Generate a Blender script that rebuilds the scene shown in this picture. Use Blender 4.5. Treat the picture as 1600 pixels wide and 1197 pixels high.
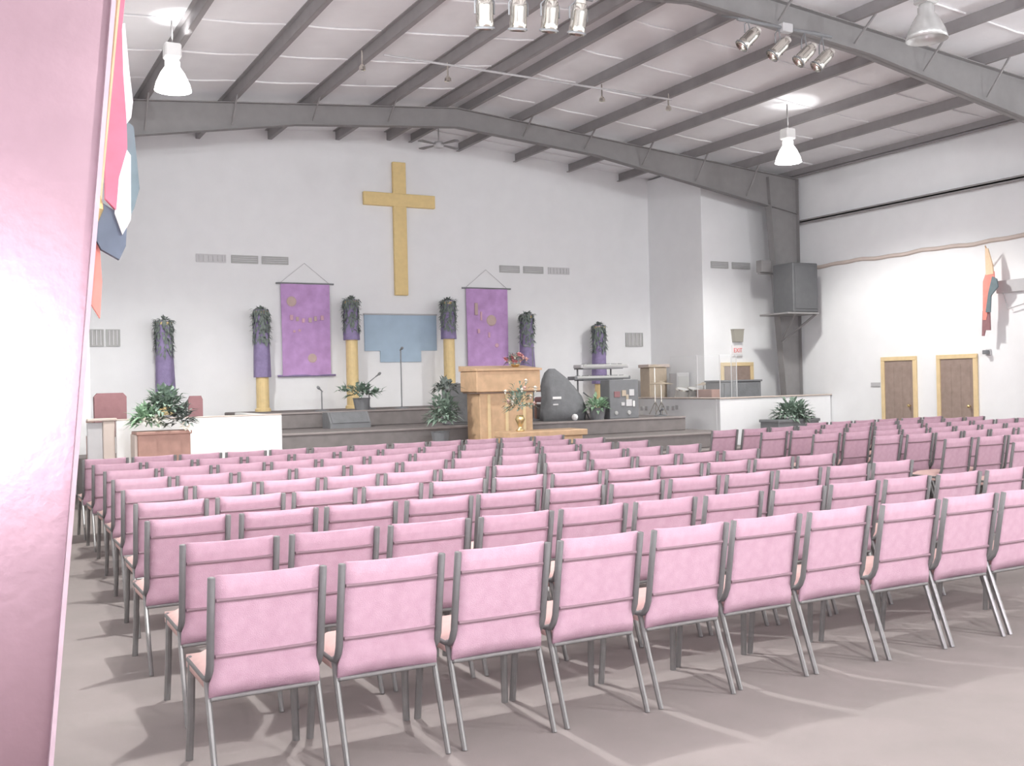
import bpy, math, random
from mathutils import Vector, Matrix
random.seed(7)
for o in list(bpy.data.objects): bpy.data.objects.remove(o)
SC = bpy.context.scene
COL = SC.collection
# ------------------------------------------------------------------ camera
F_PX, YAW, PITCH, ROLL, CAM_H = 1609.12, math.radians(28.4378), math.radians(-0.0826), math.radians(-1.2791), 1.70
fw = Vector((math.sin(YAW)*math.cos(PITCH), math.cos(YAW)*math.cos(PITCH), math.sin(PITCH)))
r0 = Vector((math.cos(YAW), -math.sin(YAW), 0)); u0 = r0.cross(fw)
rt = r0*math.cos(ROLL) + u0*math.sin(ROLL); up = rt.cross(fw)
cd = bpy.data.cameras.new('camera'); cam = bpy.data.objects.new('camera', cd); COL.objects.link(cam)
m = Matrix((rt, up, -fw)).transposed().to_4x4(); m.translation = Vector((0, 0, CAM_H)); cam.matrix_world = m
cd.sensor_width = 36; cd.lens = F_PX/1600*36; cd.clip_start = .05; cd.clip_end = 200
SC.camera = cam
# ------------------------------------------------------------------ world, flash, exposure
w = bpy.data.worlds.new('world'); SC.world = w; w.use_nodes = True
w.node_tree.nodes['Background'].inputs[0].default_value = (.8, .85, 1, 1)
w.node_tree.nodes['Background'].inputs[1].default_value = .3
fl = bpy.data.lights.new('camera_flash', 'POINT'); fl.energy = 138; fl.color = (1, .92, 1.04); fl.shadow_soft_size = .03
flo = bpy.data.objects.new('camera_flash', fl); COL.objects.link(flo); flo.location = (-.02, -.02, 1.775)
vs = SC.view_settings
vs.view_transform = 'Standard'; vs.look = 'None'; vs.gamma = 1; vs.use_curve_mapping = False; vs.exposure = 0.92
LAMP_W, LAMP_UP = 610, 40

# ------------------------------------------------------------------ materials
def srgb(r, g, b): return tuple(((c/255)/12.92 if c/255 <= .04045 else (((c/255)+.055)/1.055)**2.4) for c in (r, g, b))
MATS = {}
def mat(name, col, rough=.7, metal=0, noise=0, nscale=8, bump=0, bscale=60, spec=.4, emit=0, alpha=None, col2=None):
    M = bpy.data.materials.new(name); M.use_nodes = True; nt = M.node_tree; b = nt.nodes['Principled BSDF']
    b.inputs['Base Color'].default_value = (*col, 1); b.inputs['Roughness'].default_value = rough
    b.inputs['Metallic'].default_value = metal; b.inputs['Specular IOR Level'].default_value = spec
    tc = nt.nodes.new('ShaderNodeTexCoord')
    if noise:
        n = nt.nodes.new('ShaderNodeTexNoise'); n.inputs['Scale'].default_value = nscale; n.inputs['Detail'].default_value = 6
        nt.links.new(tc.outputs['Object'], n.inputs['Vector'])
        mx = nt.nodes.new('ShaderNodeMix'); mx.data_type = 'RGBA'
        c2 = col2 or tuple(c*(1-noise) for c in col)
        mx.inputs['A'].default_value = (*col, 1); mx.inputs['B'].default_value = (*c2, 1)
        rp = nt.nodes.new('ShaderNodeMapRange'); rp.inputs[1].default_value = .3; rp.inputs[2].default_value = .7
        nt.links.new(n.outputs['Fac'], rp.inputs[0]); nt.links.new(rp.outputs[0], mx.inputs['Factor'])
        nt.links.new(mx.outputs['Result'], b.inputs['Base Color'])
    if bump:
        n2 = nt.nodes.new('ShaderNodeTexNoise'); n2.inputs['Scale'].default_value = bscale; n2.inputs['Detail'].default_value = 4
        nt.links.new(tc.outputs['Object'], n2.inputs['Vector'])
        bp = nt.nodes.new('ShaderNodeBump'); bp.inputs['Strength'].default_value = bump; bp.inputs['Distance'].default_value = .02
        nt.links.new(n2.outputs['Fac'], bp.inputs['Height']); nt.links.new(bp.outputs['Normal'], b.inputs['Normal'])
    if emit:
        b.inputs['Emission Color'].default_value = (*col, 1); b.inputs['Emission Strength'].default_value = emit
    if alpha is not None: b.inputs['Alpha'].default_value = alpha
    MATS[name] = M; return M
mat('wall', (0.86, 0.86, 0.87), .85, noise=.03, nscale=3, bump=.05, bscale=40)
mat('wall_trim', (.72, .72, .73), .8)
mat('ceiling', (0.92, 0.915, 0.935), .85, noise=.06, nscale=1.5, bump=.15, bscale=6)
mat('seam', (.88, .87, .88), .7)
mat('steel', (0.275, 0.265, 0.265), .6, noise=.10, nscale=5)
mat('purlin', (0.31, 0.292, 0.294), .6, noise=.10, nscale=5)
mat('oxide', (0.33, 0.222, 0.252), .35, .84, noise=.10, nscale=5, spec=.6, bump=.04, bscale=25)
mat('flange', (0.44, 0.33, 0.37), .45, noise=.15, nscale=12)
mat('carpet', (0.262, 0.228, 0.218), .95, noise=.16, nscale=2.2, bump=.3, bscale=350, spec=.1, col2=(0.232, 0.205, 0.194))
mat('stage', (0.27, 0.245, 0.24), .95, noise=.15, nscale=6, bump=.3, bscale=200, spec=.1)
mat('stage_edge', (0.34, 0.3, 0.29), .9, noise=.1, nscale=6)
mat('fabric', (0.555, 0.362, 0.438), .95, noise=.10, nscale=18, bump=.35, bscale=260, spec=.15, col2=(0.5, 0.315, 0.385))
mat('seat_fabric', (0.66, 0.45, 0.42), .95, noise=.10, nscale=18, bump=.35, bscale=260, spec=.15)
mat('piping', (0.24, 0.155, 0.18), .8)
mat('tube', (0.145, 0.14, 0.14), .55, metal=0, noise=.08, nscale=20)
mat('leg_metal', (0.25, 0.243, 0.238), .3, metal=.45, noise=.15, nscale=15)
mat('gold', (0.8, 0.61, 0.31), .45, noise=.12, nscale=9)
mat('cross', (0.84, 0.64, 0.31), .7, noise=.08, nscale=9)
mat('brass', (.85, .66, .34), .25, metal=.9, noise=.1, nscale=10)
mat('oak', (0.7, 0.47, 0.29), .5, noise=.22, nscale=7)
mat('oak_trim', (0.8, 0.62, 0.36), .5, noise=.12, nscale=7)
mat('door', (0.36, 0.275, 0.235), .5, noise=.18, nscale=9)
mat('brown', (0.46, 0.27, 0.22), .55, noise=.18, nscale=7)
mat('beige', (.62, .53, .48), .8, noise=.05, nscale=5)
mat('purple', (0.62, 0.38, 0.7), .85, noise=.22, nscale=5, bump=.2, bscale=80)
mat('purple_dark', (0.31, 0.25, 0.43), .85, noise=.22, nscale=9, bump=.3, bscale=40)
mat('banner_gold', (0.58, 0.43, 0.4), .6, noise=.1)
mat('banner_pink', (.68, .42, .50), .6, noise=.1)
mat('bluepanel', (0.42, 0.54, 0.66), .6, noise=.08, nscale=4)
mat('leaf', (0.29, 0.385, 0.31), .95, spec=.1, noise=.35, nscale=14)
mat('leaf_bright', (0.38, 0.56, 0.38), .95, spec=.1, noise=.3, nscale=14)
mat('leaf_dark', (0.25, 0.29, 0.265), .95, spec=.1, noise=.3, nscale=14)
mat('black', (0.22, 0.225, 0.235), .5, noise=.1, nscale=8)
mat('blackcloth', (0.22, 0.225, 0.235), .9, noise=.18, nscale=7, bump=.3, bscale=25)
mat('speaker', (.12, .122, .128), .7, noise=.1, nscale=8)
mat('grey', (0.52, 0.51, 0.52), .6, noise=.06)
mat('vent', (0.5, 0.5, 0.49), .6, noise=.05)
mat('vent_light', (0.66, 0.65, 0.66), .6, noise=.05)
mat('chrome', (.86, .83, .76), .16, metal=1, noise=.1, nscale=5)
mat('chrome_dark', (0.55, 0.52, 0.49), .4, metal=.3)
mat('maroon', (0.32, 0.17, 0.18), .85, noise=.15, nscale=10)
mat('red', (.80, .20, .28), .8, noise=.12, nscale=12)
mat('flagwhite', (.86, .84, .84), .8, noise=.05, nscale=12)
mat('flagdark', (0.17, 0.22, 0.24), .8, noise=.15, nscale=12)
mat('flagnavy', (0.15, 0.18, 0.23), .8, noise=.15, nscale=12)
mat('flagorange', (.84, .30, .25), .8, noise=.12, nscale=12)
mat('flaggold', (.78, .58, .40), .8, noise=.12, nscale=12)
mat('exitred', (.82, .20, .20), .6)
mat('signwhite', (.84, .80, .80), .6)
mat('white', (.86, .86, .85), .6, noise=.03)
mat('bulb', (1, .98, .92), .5, emit=14)
mat('bell', (1, .98, .94), .4, emit=2.2)
mat('bell_off', (.62, .62, .61), .25, metal=.5, noise=.08)
mat('petal_white', (.88, .84, .74), .7)
mat('petal_red', (.62, .22, .25), .7)
mat('petal_pink', (.85, .55, .52), .7)
mat('stonewhite', (.90, .90, .90), .35)
mat('sconce', (.40, .38, .33), .6, noise=.05)
mat('amp_beige', (.55, .46, .36), .7, noise=.1)
mat('glass', (.9, .93, .94), .08, spec=.5, alpha=.07)

# ------------------------------------------------------------------ mesh helpers
class MB:
    def __init__(s): s.v = []; s.f = []
    def add(s, vs, fs):
        n = len(s.v); s.v += [tuple(a) for a in vs]; s.f += [tuple(i+n for i in f) for f in fs]; return s
    def box(s, x0, x1, y0, y1, z0, z1):
        return s.add([(x0,y0,z0),(x1,y0,z0),(x1,y1,z0),(x0,y1,z0),(x0,y0,z1),(x1,y0,z1),(x1,y1,z1),(x0,y1,z1)],
                     [(0,3,2,1),(4,5,6,7),(0,1,5,4),(1,2,6,5),(2,3,7,6),(3,0,4,7)])
    def cbox(s, x0, x1, y0, y1, z0, z1, b=.01):        # chamfered box
        b = min(b, (x1-x0)/2.01, (y1-y0)/2.01, (z1-z0)/2.01)
        vs = []
        for sz in (0, 1):
            for sx, sy in ((0,0),(1,0),(1,1),(0,1)):
                X = x1 if sx else x0; Y = y1 if sy else y0; Z = z1 if sz else z0
                dx = -b if sx else b; dy = -b if sy else b; dz = -b if sz else b
                vs += [(X, Y+dy, Z+dz), (X+dx, Y, Z+dz), (X+dx, Y+dy, Z)]
        fs = []
        def c(i, k): return i*3+k
        q = [0,1,2,3]
        fs.append(tuple(c(i,2) for i in (0,3,2,1))); fs.append(tuple(c(i+4,2) for i in q))
        for a, bb in ((0,1),(2,3)): fs.append((c(a,1),c(bb,1),c(bb+4,1),c(a+4,1)))
        for a, bb in ((1,2),(3,0)): fs.append((c(a,0),c(bb,0),c(bb+4,0),c(a+4,0)))
        for a, bb in ((0,1),(2,3)):
            fs.append((c(a,2),c(bb,2),c(bb,1),c(a,1))); fs.append((c(a+4,1),c(bb+4,1),c(bb+4,2),c(a+4,2)))
        for a, bb in ((1,2),(3,0)):
            fs.append((c(a,2),c(bb,2),c(bb,0),c(a,0))); fs.append((c(a+4,0),c(bb+4,0),c(bb+4,2),c(a+4,2)))
        ring = [(0,0),(1,1),(2,0),(3,1)]
        for i in q:
            fs.append((c(i,0),c(i,1),c(i+4,1),c(i+4,0)))
            fs.append((c(i,0),c(i,2),c(i,1))); fs.append((c(i+4,0),c(i+4,1),c(i+4,2)))
        return s.add(vs, fs)
    def prism(s, poly, d0, d1, axis='y'):              # poly in the two other axes
        n = len(poly)
        def P(a, b, d): return {'y': (a, d, b), 'x': (d, a, b), 'z': (a, b, d)}[axis]
        vs = [P(a, b, d0) for a, b in poly] + [P(a, b, d1) for a, b in poly]
        fs = [tuple(range(n)), tuple(range(2*n-1, n-1, -1))] + [(i, i+n, (i+1) % n+n, (i+1) % n) for i in range(n)]
        return s.add(vs, fs)
    def tube(s, path, r, n=8, ry=None, cap=True):      # round or elliptic tube along a path
        path = [Vector(p) for p in path]; N = len(path); vs = []; fs = []
        rs = r if isinstance(r, (list, tuple)) else [r]*N
        prev = None
        for i, p in enumerate(path):
            t = (path[min(i+1, N-1)]-path[max(i-1, 0)]).normalized()
            ref = Vector((1, 0, 0)) if abs(t.x) < .9 else Vector((0, 0, 1))
            if prev is not None: ref = prev
            a = (ref - t*ref.dot(t)).normalized(); b = t.cross(a); prev = a
            for k in range(n):
                th = 2*math.pi*k/n + math.pi/n
                vs.append(p + a*math.cos(th)*rs[i] + b*math.sin(th)*(ry if ry else rs[i]))
        for i in range(N-1):
            for k in range(n):
                fs.append((i*n+k, i*n+(k+1) % n, (i+1)*n+(k+1) % n, (i+1)*n+k))
        if cap: fs.append(tuple(range(n-1, -1, -1))); fs.append(tuple((N-1)*n+k for k in range(n)))
        return s.add(vs, fs)
    def lathe(s, prof, c=(0,0,0), axis=(0,0,1), n=20, closed=True):   # prof: (r, h)
        ax = Vector(axis).normalized(); ref = Vector((1,0,0)) if abs(ax.x) < .9 else Vector((0,1,0))
        a = (ref-ax*ref.dot(ax)).normalized(); b = ax.cross(a); c = Vector(c); vs = []; fs = []
        for r, h in prof:
            for k in range(n):
                th = 2*math.pi*k/n
                vs.append(c + ax*h + a*(math.cos(th)*r) + b*(math.sin(th)*r))
        for i in range(len(prof)-1):
            for k in range(n): fs.append((i*n+k, i*n+(k+1) % n, (i+1)*n+(k+1) % n, (i+1)*n+k))
        if closed: fs.append(tuple(range(n-1, -1, -1))); fs.append(tuple((len(prof)-1)*n+k for k in range(n)))
        return s.add(vs, fs)
    def leaf(s, base, d, L, wd, curl=.3):              # bent leaf with a keel: 6 verts
        d = Vector(d).normalized(); sd = d.cross(Vector((0,0,1)))
        if sd.length < .05: sd = Vector((1,0,0))
        sd.normalize(); nn = sd.cross(d); base = Vector(base)
        m1 = base + d*L*.45 + nn*L*.06; tip = base + d*L - Vector((0,0,1))*L*curl
        return s.add([base, m1+sd*wd/2, m1-nn*wd*.12, m1-sd*wd/2, tip], [(0,2,1),(0,3,2),(1,2,4),(2,3,4)])
    def clump(s, c, rad, n, L=.16, wd=.05, up=.2):
        c = Vector(c)
        for i in range(n):
            th = random.uniform(0, 2*math.pi); ph = math.asin(random.uniform(-.25, 1)); rr = random.random()**.5
            d = Vector((math.cos(th)*math.cos(ph), math.sin(th)*math.cos(ph), math.sin(ph)))
            p = c + Vector((d.x*rad[0], d.y*rad[1], d.z*rad[2]))*rr*.85
            s.leaf(p, d + Vector((random.uniform(-.5,.5), random.uniform(-.5,.5), up)), L*random.uniform(.7,1.3), wd*random.uniform(.8,1.3), random.uniform(.1,.5))
        return s
def obj(name, mb, m, parent=None, loc=(0,0,0), smooth=False):
    me = bpy.data.meshes.new(name)
    if isinstance(mb, MB): me.from_pydata(mb.v, [], mb.f); me.validate(); me.update()
    else: me = mb
    me.materials.append(MATS[m])
    if smooth:
        for p in me.polygons: p.use_smooth = True
    o = bpy.data.objects.new(name, me); COL.objects.link(o); o.location = loc
    if parent: o.parent = parent
    return o
def tag(o, label, cat, group=None):
    o['label'] = label; o['category'] = cat
    if group: o['group'] = group
    return o
def thing(name, label, cat, loc=(0,0,0), rz=0, group=None):
    o = bpy.data.objects.new(name, None); COL.objects.link(o); o.location = loc; o.rotation_euler = (0,0,rz)
    o.empty_display_size = .1
    return tag(o, label, cat, group)
def struct(name, mb, m, parent=None):
    o = obj(name, mb, m, parent)
    if not parent: o['kind'] = 'structure'
    return o
def copy_tree(root, loc, rz, label, group):
    r = root.copy(); COL.objects.link(r); r.location = loc; r.rotation_euler = (0,0,rz); r['label'] = label; r['group'] = group
    for ch in root.children:
        c = ch.copy(); COL.objects.link(c); c.parent = r
        for g in ch.children:
            d = g.copy(); COL.objects.link(d); d.parent = c
    return r

# ------------------------------------------------------------------ building dimensions
XL, XR, YB, YF, RX = -.42, 18.0, 21.35, -4.2, 8.84     # left/right/back/front walls, ridge
def roof(x): return 7.13 - abs(x-RX)/12.0               # underside of purlins = top of frames
FZ = -.10
PD = .20                                                # purlin depth
def deck(x): return roof(x) + PD
FRAMES = (18.4, 11.0, 3.6, -3.8)

struct('floor', MB().box(XL-.2, XR+.2, YF-.2, YB+.2, FZ-.15, FZ), 'carpet')
ce = MB()
for a, b in ((XL-.2, RX), (RX, XR+.2)):
    ce.add([(a,YF-.2,deck(a)),(b,YF-.2,deck(b)),(b,YB+.2,deck(b)),(a,YB+.2,deck(a)),(a,YF-.2,deck(a)+.12),(b,YF-.2,deck(b)+.12),(b,YB+.2,deck(b)+.12),(a,YB+.2,deck(a)+.12)],
           [(0,1,2,3),(4,7,6,5),(0,4,5,1),(1,5,6,2),(2,6,7,3),(3,7,4,0)])
CEIL = struct('ceiling', ce, 'ceiling')
PX = [RX+s*d for d in (.29, 1.47, 2.95, 4.43, 5.90, 7.37, 8.88) for s in (1, -1)]
for x in PX:                                            # Z-section purlins running the length of the roof
    sg = 1 if x > RX else -1
    z = roof(x); p = MB()
    p.box(x-.012, x+.012, YF, YB, z+.004, z+PD-.002)
    p.box(x-.07 if sg > 0 else x, x if sg > 0 else x+.07, YF, YB, z, z+.014)
    p.box(x if sg > 0 else x-.07, x+.07 if sg > 0 else x, YF, YB, z+PD-.02, z+PD-.004)
    p.box(x-.07, x+.07, YF, YB, z+.05, z+.058) if abs(x-RX) > 8.5 else None
    obj('purlin', p, 'purlin', CEIL)
y = YF+.6
while y < YB:                                           # seams where the insulation blankets meet, between neighbouring purlins
    sx = sorted(PX)
    for a, b in zip(sx[:-1], sx[1:]):
        if b-a < .9: continue
        z0, z1 = deck(a+.08), deck(b-.08)
        if y < 5 and a > 12: continue
        mbs = MB()
        N = 5; pts = []
        for k in range(N):
            t = k/(N-1); x = a+.08+(b-a-.16)*t
            pts.append((x, y+.012*math.sin(t*9+a), deck(x)-.004-.018*math.sin(math.pi*t)))
        mbs.tube(pts, .014, 5)
        obj('seam', mbs, 'seam', CEIL)
    y += 1.52
# walls
def gable(y0, y1, x0=XL-.2, x1=XR+.2): return MB().prism([(x0, FZ), (x1, FZ), (x1, deck(x1)+.05), (RX, deck(RX)+.05), (x0, deck(x0)+.05)], y0, y1)
struct('wall_back', gable(YB, YB+.2), 'wall')
struct('wall_front', gable(YF-.2, YF), 'wall')
struct('wall_left', MB().box(XL-.2, XL, YF, YB, FZ, deck(XL)+.05), 'wall')
WR = struct('wall_right', MB().box(XR, XR+.2, YF, YB, FZ, deck(XR)+.05), 'wall')
struct('wall_right_lower', MB().box(XR-.09, XR, YF, YB, FZ, 4.22), 'wall')
g = MB().box(XR-.16, XR, YF, YB, 5.335, 5.365); g.box(XR-.16, XR-.145, YF, YB, 5.30, 5.40)
obj('girt', g, 'purlin', WR)
g = MB(); pts = []; y = YF
while y < YB: pts.append((XR-.10, y, 4.245+.014*math.sin(y*3.1)+.010*math.sin(y*7.7))); y += .18
g.tube(pts, .045, 6)
obj('girt', g, 'beige', WR)
# corner closets beside the stage
VY = 19.24
struct('wall_closet_right', MB().box(15.6, XR, VY, YB, FZ, deck(15.6)-.05), 'wall')
struct('wall_closet_left', MB().box(XL, 2.08, VY, YB, FZ, deck(2.08)-.15), 'wall')

# ------------------------------------------------------------------ rigid steel frames
def depth_at(x):                                         # rafter depth
    d = abs(x-RX); return .38 + max(0, (d-3.2))/5.0*.40
def frame(y, label, left_mat='steel', left_flange='steel'):
    t = thing('steel_frame', label, 'beam', (0, y, 0))
    xs = [XL+.02, 1.0, 2.5, 4.0, 5.6, 7.2, RX, 10.5, 12.1, 13.7, 15.2, 16.7, XR-.20]
    for half in (0, 1):
        hx = [x for x in xs if (x <= RX if half == 0 else x >= RX)]
        topl = [(x, roof(x)-.003) for x in hx]; bot = [(x, roof(x)-depth_at(x)) for x in hx]
        web = MB().prism(topl + bot[::-1], -.01, .01)
        ra = obj('rafter', web, 'steel', t)
        fl_ = MB()
        for line, dz in ((topl, -.014), (bot, 0)):
            for (xa, za), (xb, zb) in zip(line[:-1], line[1:]):
                fl_.add([(xa,-.09,za+dz),(xb,-.09,zb+dz),(xb,.09,zb+dz),(xa,.09,za+dz),(xa,-.09,za+dz+.014),(xb,-.09,zb+dz+.014),(xb,.09,zb+dz+.014),(xa,.09,za+dz+.014)],
                        [(0,3,2,1),(4,5,6,7),(0,1,5,4),(1,2,6,5),(2,3,7,6),(3,0,4,7)])
        obj('flange', fl_, 'steel', ra)
    for half, xo, sg in ((0, XL+.02, 1), (1, XR-.20, -1)):
        zt = roof(xo+sg*.4)-.05
        wb, wt = .40, .92
        if half == 0: wb, wt = (.576, 1.205) if left_mat != 'steel' else (.40, .92)
        a = [(xo, FZ), (xo+sg*wb, FZ), (xo+sg*wt, zt), (xo, zt)]
        c = obj('column', MB().prism(a, -.007, .007), left_mat if half == 0 else 'steel', t)
        f2 = MB()
        fh = .045 if left_mat != 'steel' and half == 0 else .10
        def pl(x0, z0, x1, z1, th):
            f2.add([(x0,-fh,z0),(x0+th,-fh,z0),(x0+th,fh,z0),(x0,fh,z0),(x1,-fh,z1),(x1+th,-fh,z1),(x1+th,fh,z1),(x1,fh,z1)],
                   [(0,3,2,1),(4,5,6,7),(0,1,5,4),(1,2,6,5),(2,3,7,6),(3,0,4,7)])
        pl(xo, FZ, xo, zt, .014*sg); pl(xo+sg*wb, FZ, xo+sg*wt, zt, .014*sg)
        obj('flange', f2, left_flange if half == 0 else 'steel', c)
        bp = MB().cbox(min(xo, xo+sg*(wb+.05)), max(xo, xo+sg*(wb+.05)), -.13, .13, FZ, FZ+.03, .005)
        obj('base_plate', bp, 'steel', c)
    # kicker braces from the bottom flange up to the purlins
    for x in PX:
        if .9 < abs(x-RX) < 8 :
            zb = roof(x)-depth_at(x)+.02
            b = MB().tube([(x, -.08, zb+.05), (x, -.52, roof(x)+.03)], .018, 4)
            obj('kicker_brace', b, 'steel', t)
    return t
frame(18.4, 'dark steel rigid frame spanning the hall just in front of the cross wall')
frame(11.0, 'dark steel rigid frame crossing overhead at the upper right, nearer than the far one')
frame(3.6, 'mauve painted steel frame column standing close at the left edge', 'oxide', 'flange')
frame(-3.8, 'dark steel rigid frame behind the viewpoint by the entry wall')

# ------------------------------------------------------------------ high-bay lamps
def bay_lamp(x, y, z, label, lit=True, k=1.0, ku=1.0):
    t = thing('high_bay_lamp', label, 'lamp', (x, y, z), 0, 'high bay ceiling lamps')
    zr = roof(x) - z
    obj('ballast', MB().cbox(-.11, .11, -.11, .11, .44, .64, .02), 'white' if lit else 'bell_off', t)
    obj('hanger', MB().tube([(0,0,.64),(0,0,zr+PD-.03)], .014, 6), 'steel', t)
    outer = [(.075,.44),(.10,.40),(.10,.33),(.16,.24),(.225,.10),(.25,0)]
    inner = [(r-.008, h) for r, h in outer[::-1]]
    obj('reflector', MB().lathe(outer+inner, n=24, closed=False), 'bell' if lit else 'bell_off', t, smooth=True)
    b = obj('bulb', MB().lathe([(.02,.40),(.035,.32),(.06,.24),(.06,.17),(.03,.11),(.004,.10)], n=14), 'bulb' if lit else 'chrome', t, smooth=True)
    if lit:
        l = bpy.data.lights.new('bay_light', 'SPOT'); l.energy = LAMP_W*k; l.spot_size = math.radians(152); l.spot_blend = .35; l.color = (1, .992, .952); l.shadow_soft_size = .22
        o = bpy.data.objects.new('bay_light', l); COL.objects.link(o); o.parent = t; o.location = (0,0,-.02)
        l2 = bpy.data.lights.new('bay_glow', 'POINT'); l2.energy = LAMP_UP*ku; l2.color = (.96, .985, 1); l2.shadow_soft_size = .05
        o2 = bpy.data.objects.new('bay_glow', l2); COL.objects.link(o2); o2.parent = t; o2.location = (0,0,-.06 if ku == 1 else -.25)  # fill point under the rim, lower and stronger on the unseen lamps
        l3 = bpy.data.lights.new('bay_uplight', 'SPOT'); l3.energy = 7; l3.spot_size = math.radians(105); l3.spot_blend = .25; l3.shadow_soft_size = .04
        o3 = bpy.data.objects.new('bay_uplight', l3); COL.objects.link(o3); o3.parent = t; o3.location = (.06,-.06,.66); o3.rotation_euler = (math.pi,0,0)
bay_lamp(2.74, 14.7, 5.82, 'glowing high bay lamp hanging near the flag at the upper left')
bay_lamp(14.05, 14.7, 5.75, 'glowing high bay lamp hanging above the right side speaker column', k=.75)
bay_lamp(10.64, 8.7, 5.80, 'unlit metal high bay lamp at the top right corner', False)
for x, y, wh, u in ((2.7, 7.2, 'above the left seating block', 8.6), (15.2, 6.4, 'above the right side aisle', 2.6), (3.0, -.6, 'over the left rear corner', 8.6), (9.0, .2, 'over the middle of the rear aisle', 11), (15.0, -.6, 'over the right rear corner', 7)):
    bay_lamp(x, y, 5.0, 'assumed high bay lamp %s, out of view' % wh, k=.28, ku=u)  # assumed unseen lamps extending the rows, hung low with raised glow to brighten the ceiling

# ------------------------------------------------------------------ stage lights (chrome cans on bars)
def can_bar(label, cans, zb, hang):
    (xa, ya), (xb, yb) = cans[0][:2], cans[-1][:2]
    t = thing('light_bar', label, 'light bar', ((xa+xb)/2, (ya+yb)/2, zb))
    L = abs(xb-xa)/2+.18
    obj('pipe', MB().tube([(-L,0,0),(L,0,0)], .022, 8), 'black', t)
    for s in (-1, 1): obj('hanger', MB().tube([(s*L*.75,0,.02),(s*L*.75,hang[1],hang[0])], .014, 6), 'black', t)
    obj('junction_box', MB().cbox(-.09,.09,-.05,.05,-.06,.06,.01), 'grey', t)
def can(x, y, z, d, zb, label, grp):
    d = Vector(d).normalized(); t = thing('stage_light', label, 'spotlight', (x, y, z), 0, grp)
    pr = [(.035,-.17),(.07,-.15),(.085,-.08),(.085,.05),(.088,.06),(.088,.14),(.080,.15),(.078,.05),(.05,-.02)]
    obj('can', MB().lathe(pr, axis=d, n=16), 'chrome', t, smooth=True)
    obj('cap', MB().lathe([(.03,-.21),(.05,-.20),(.055,-.165)], axis=d, n=12), 'chrome_dark', t)
    sx = Vector((1,0,0)); sx = (sx-d*sx.dot(d)).normalized()*.105
    yo = MB().tube([sx, sx+Vector((0,0,.12)), Vector((0,0,zb-z-.02)), -sx+Vector((0,0,.12)), -sx], .010, 5)
    obj('yoke', yo, 'black', t)
    obj('frame_clip', MB().box(-.10,.10,-.012,.012,-.012,.012) if False else MB().lathe([(.098,.12),(.102,.13),(.098,.14)], axis=d, n=16, closed=False), 'black', t)
ordn = ['first','second','third','fourth','fifth','sixth','seventh','eighth','ninth','tenth','eleventh','twelfth']
c1 = [(4.66,9.0,5.32),(5.04,9.0,5.36),(5.41,9.0,5.40),(5.75,9.0,5.42)]
can_bar('short black lighting pipe carrying four chrome cans at top centre', c1, 5.66, (1.12, .2))
for i, c in enumerate(c1): can(*c, (.12-.05*i, .28, -1), 5.66, 'chrome stage light can, %s from left on the top centre bar' % ordn[i], 'cans on the top centre bar')
c2 = [(9.33,10.45,6.16),(9.86,10.45,6.10),(10.33,10.45,6.08),(10.66,10.45,6.05)]
can_bar('short black lighting pipe carrying four chrome cans under the near frame', c2, 6.40, (.25, .55))
for i, c in enumerate(c2): can(*c, (-.75, .30, -.80), 6.40, 'chrome stage light can, %s from left under the near frame' % ordn[i], 'cans under the near frame')

# ------------------------------------------------------------------ sprinkler pipe with small heads, ceiling fan
t = thing('sprinkler_pipe', 'thin grey pipe crossing below the purlins with small hanging heads', 'pipe', (8.8, 14.8, 6.70))
obj('pipe', MB().tube([(-2.9,0,.06),(2.6,0,-.02)], .018, 6), 'grey', t)
for x in (-3.25, -1.82, 1.10, 2.52):
    h = MB().tube([(x,0,.08),(x,0,-.13)], .012, 6); h.lathe([(.02,-.13),(.05,-.17),(.055,-.22),(.02,-.23)], c=(x,0,0), n=10)
    obj('head', h, 'chrome', t)
t = thing('ceiling_fan', 'small grey ceiling fan hanging below the ridge near the cross wall', 'fan', (9.32, 20.3, 6.86))
obj('downrod', MB().tube([(0,0,.05),(0,0,.40)], .015, 6), 'grey', t)
obj('motor', MB().lathe([(.03,-.08),(.10,-.06),(.12,0),(.10,.05),(.03,.07)], n=16), 'grey', t, smooth=True)
for k in range(4):
    a = math.radians(20+90*k); c, s = math.cos(a), math.sin(a)
    pts = [(.10,-.03),(.55,-.075),(.58,0),(.55,.075),(.10,.03)]
    obj('blade', MB().prism([(c*p-s*q, s*p+c*q) for p, q in pts], -.008, .008, 'z'), 'steel', t)

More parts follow.
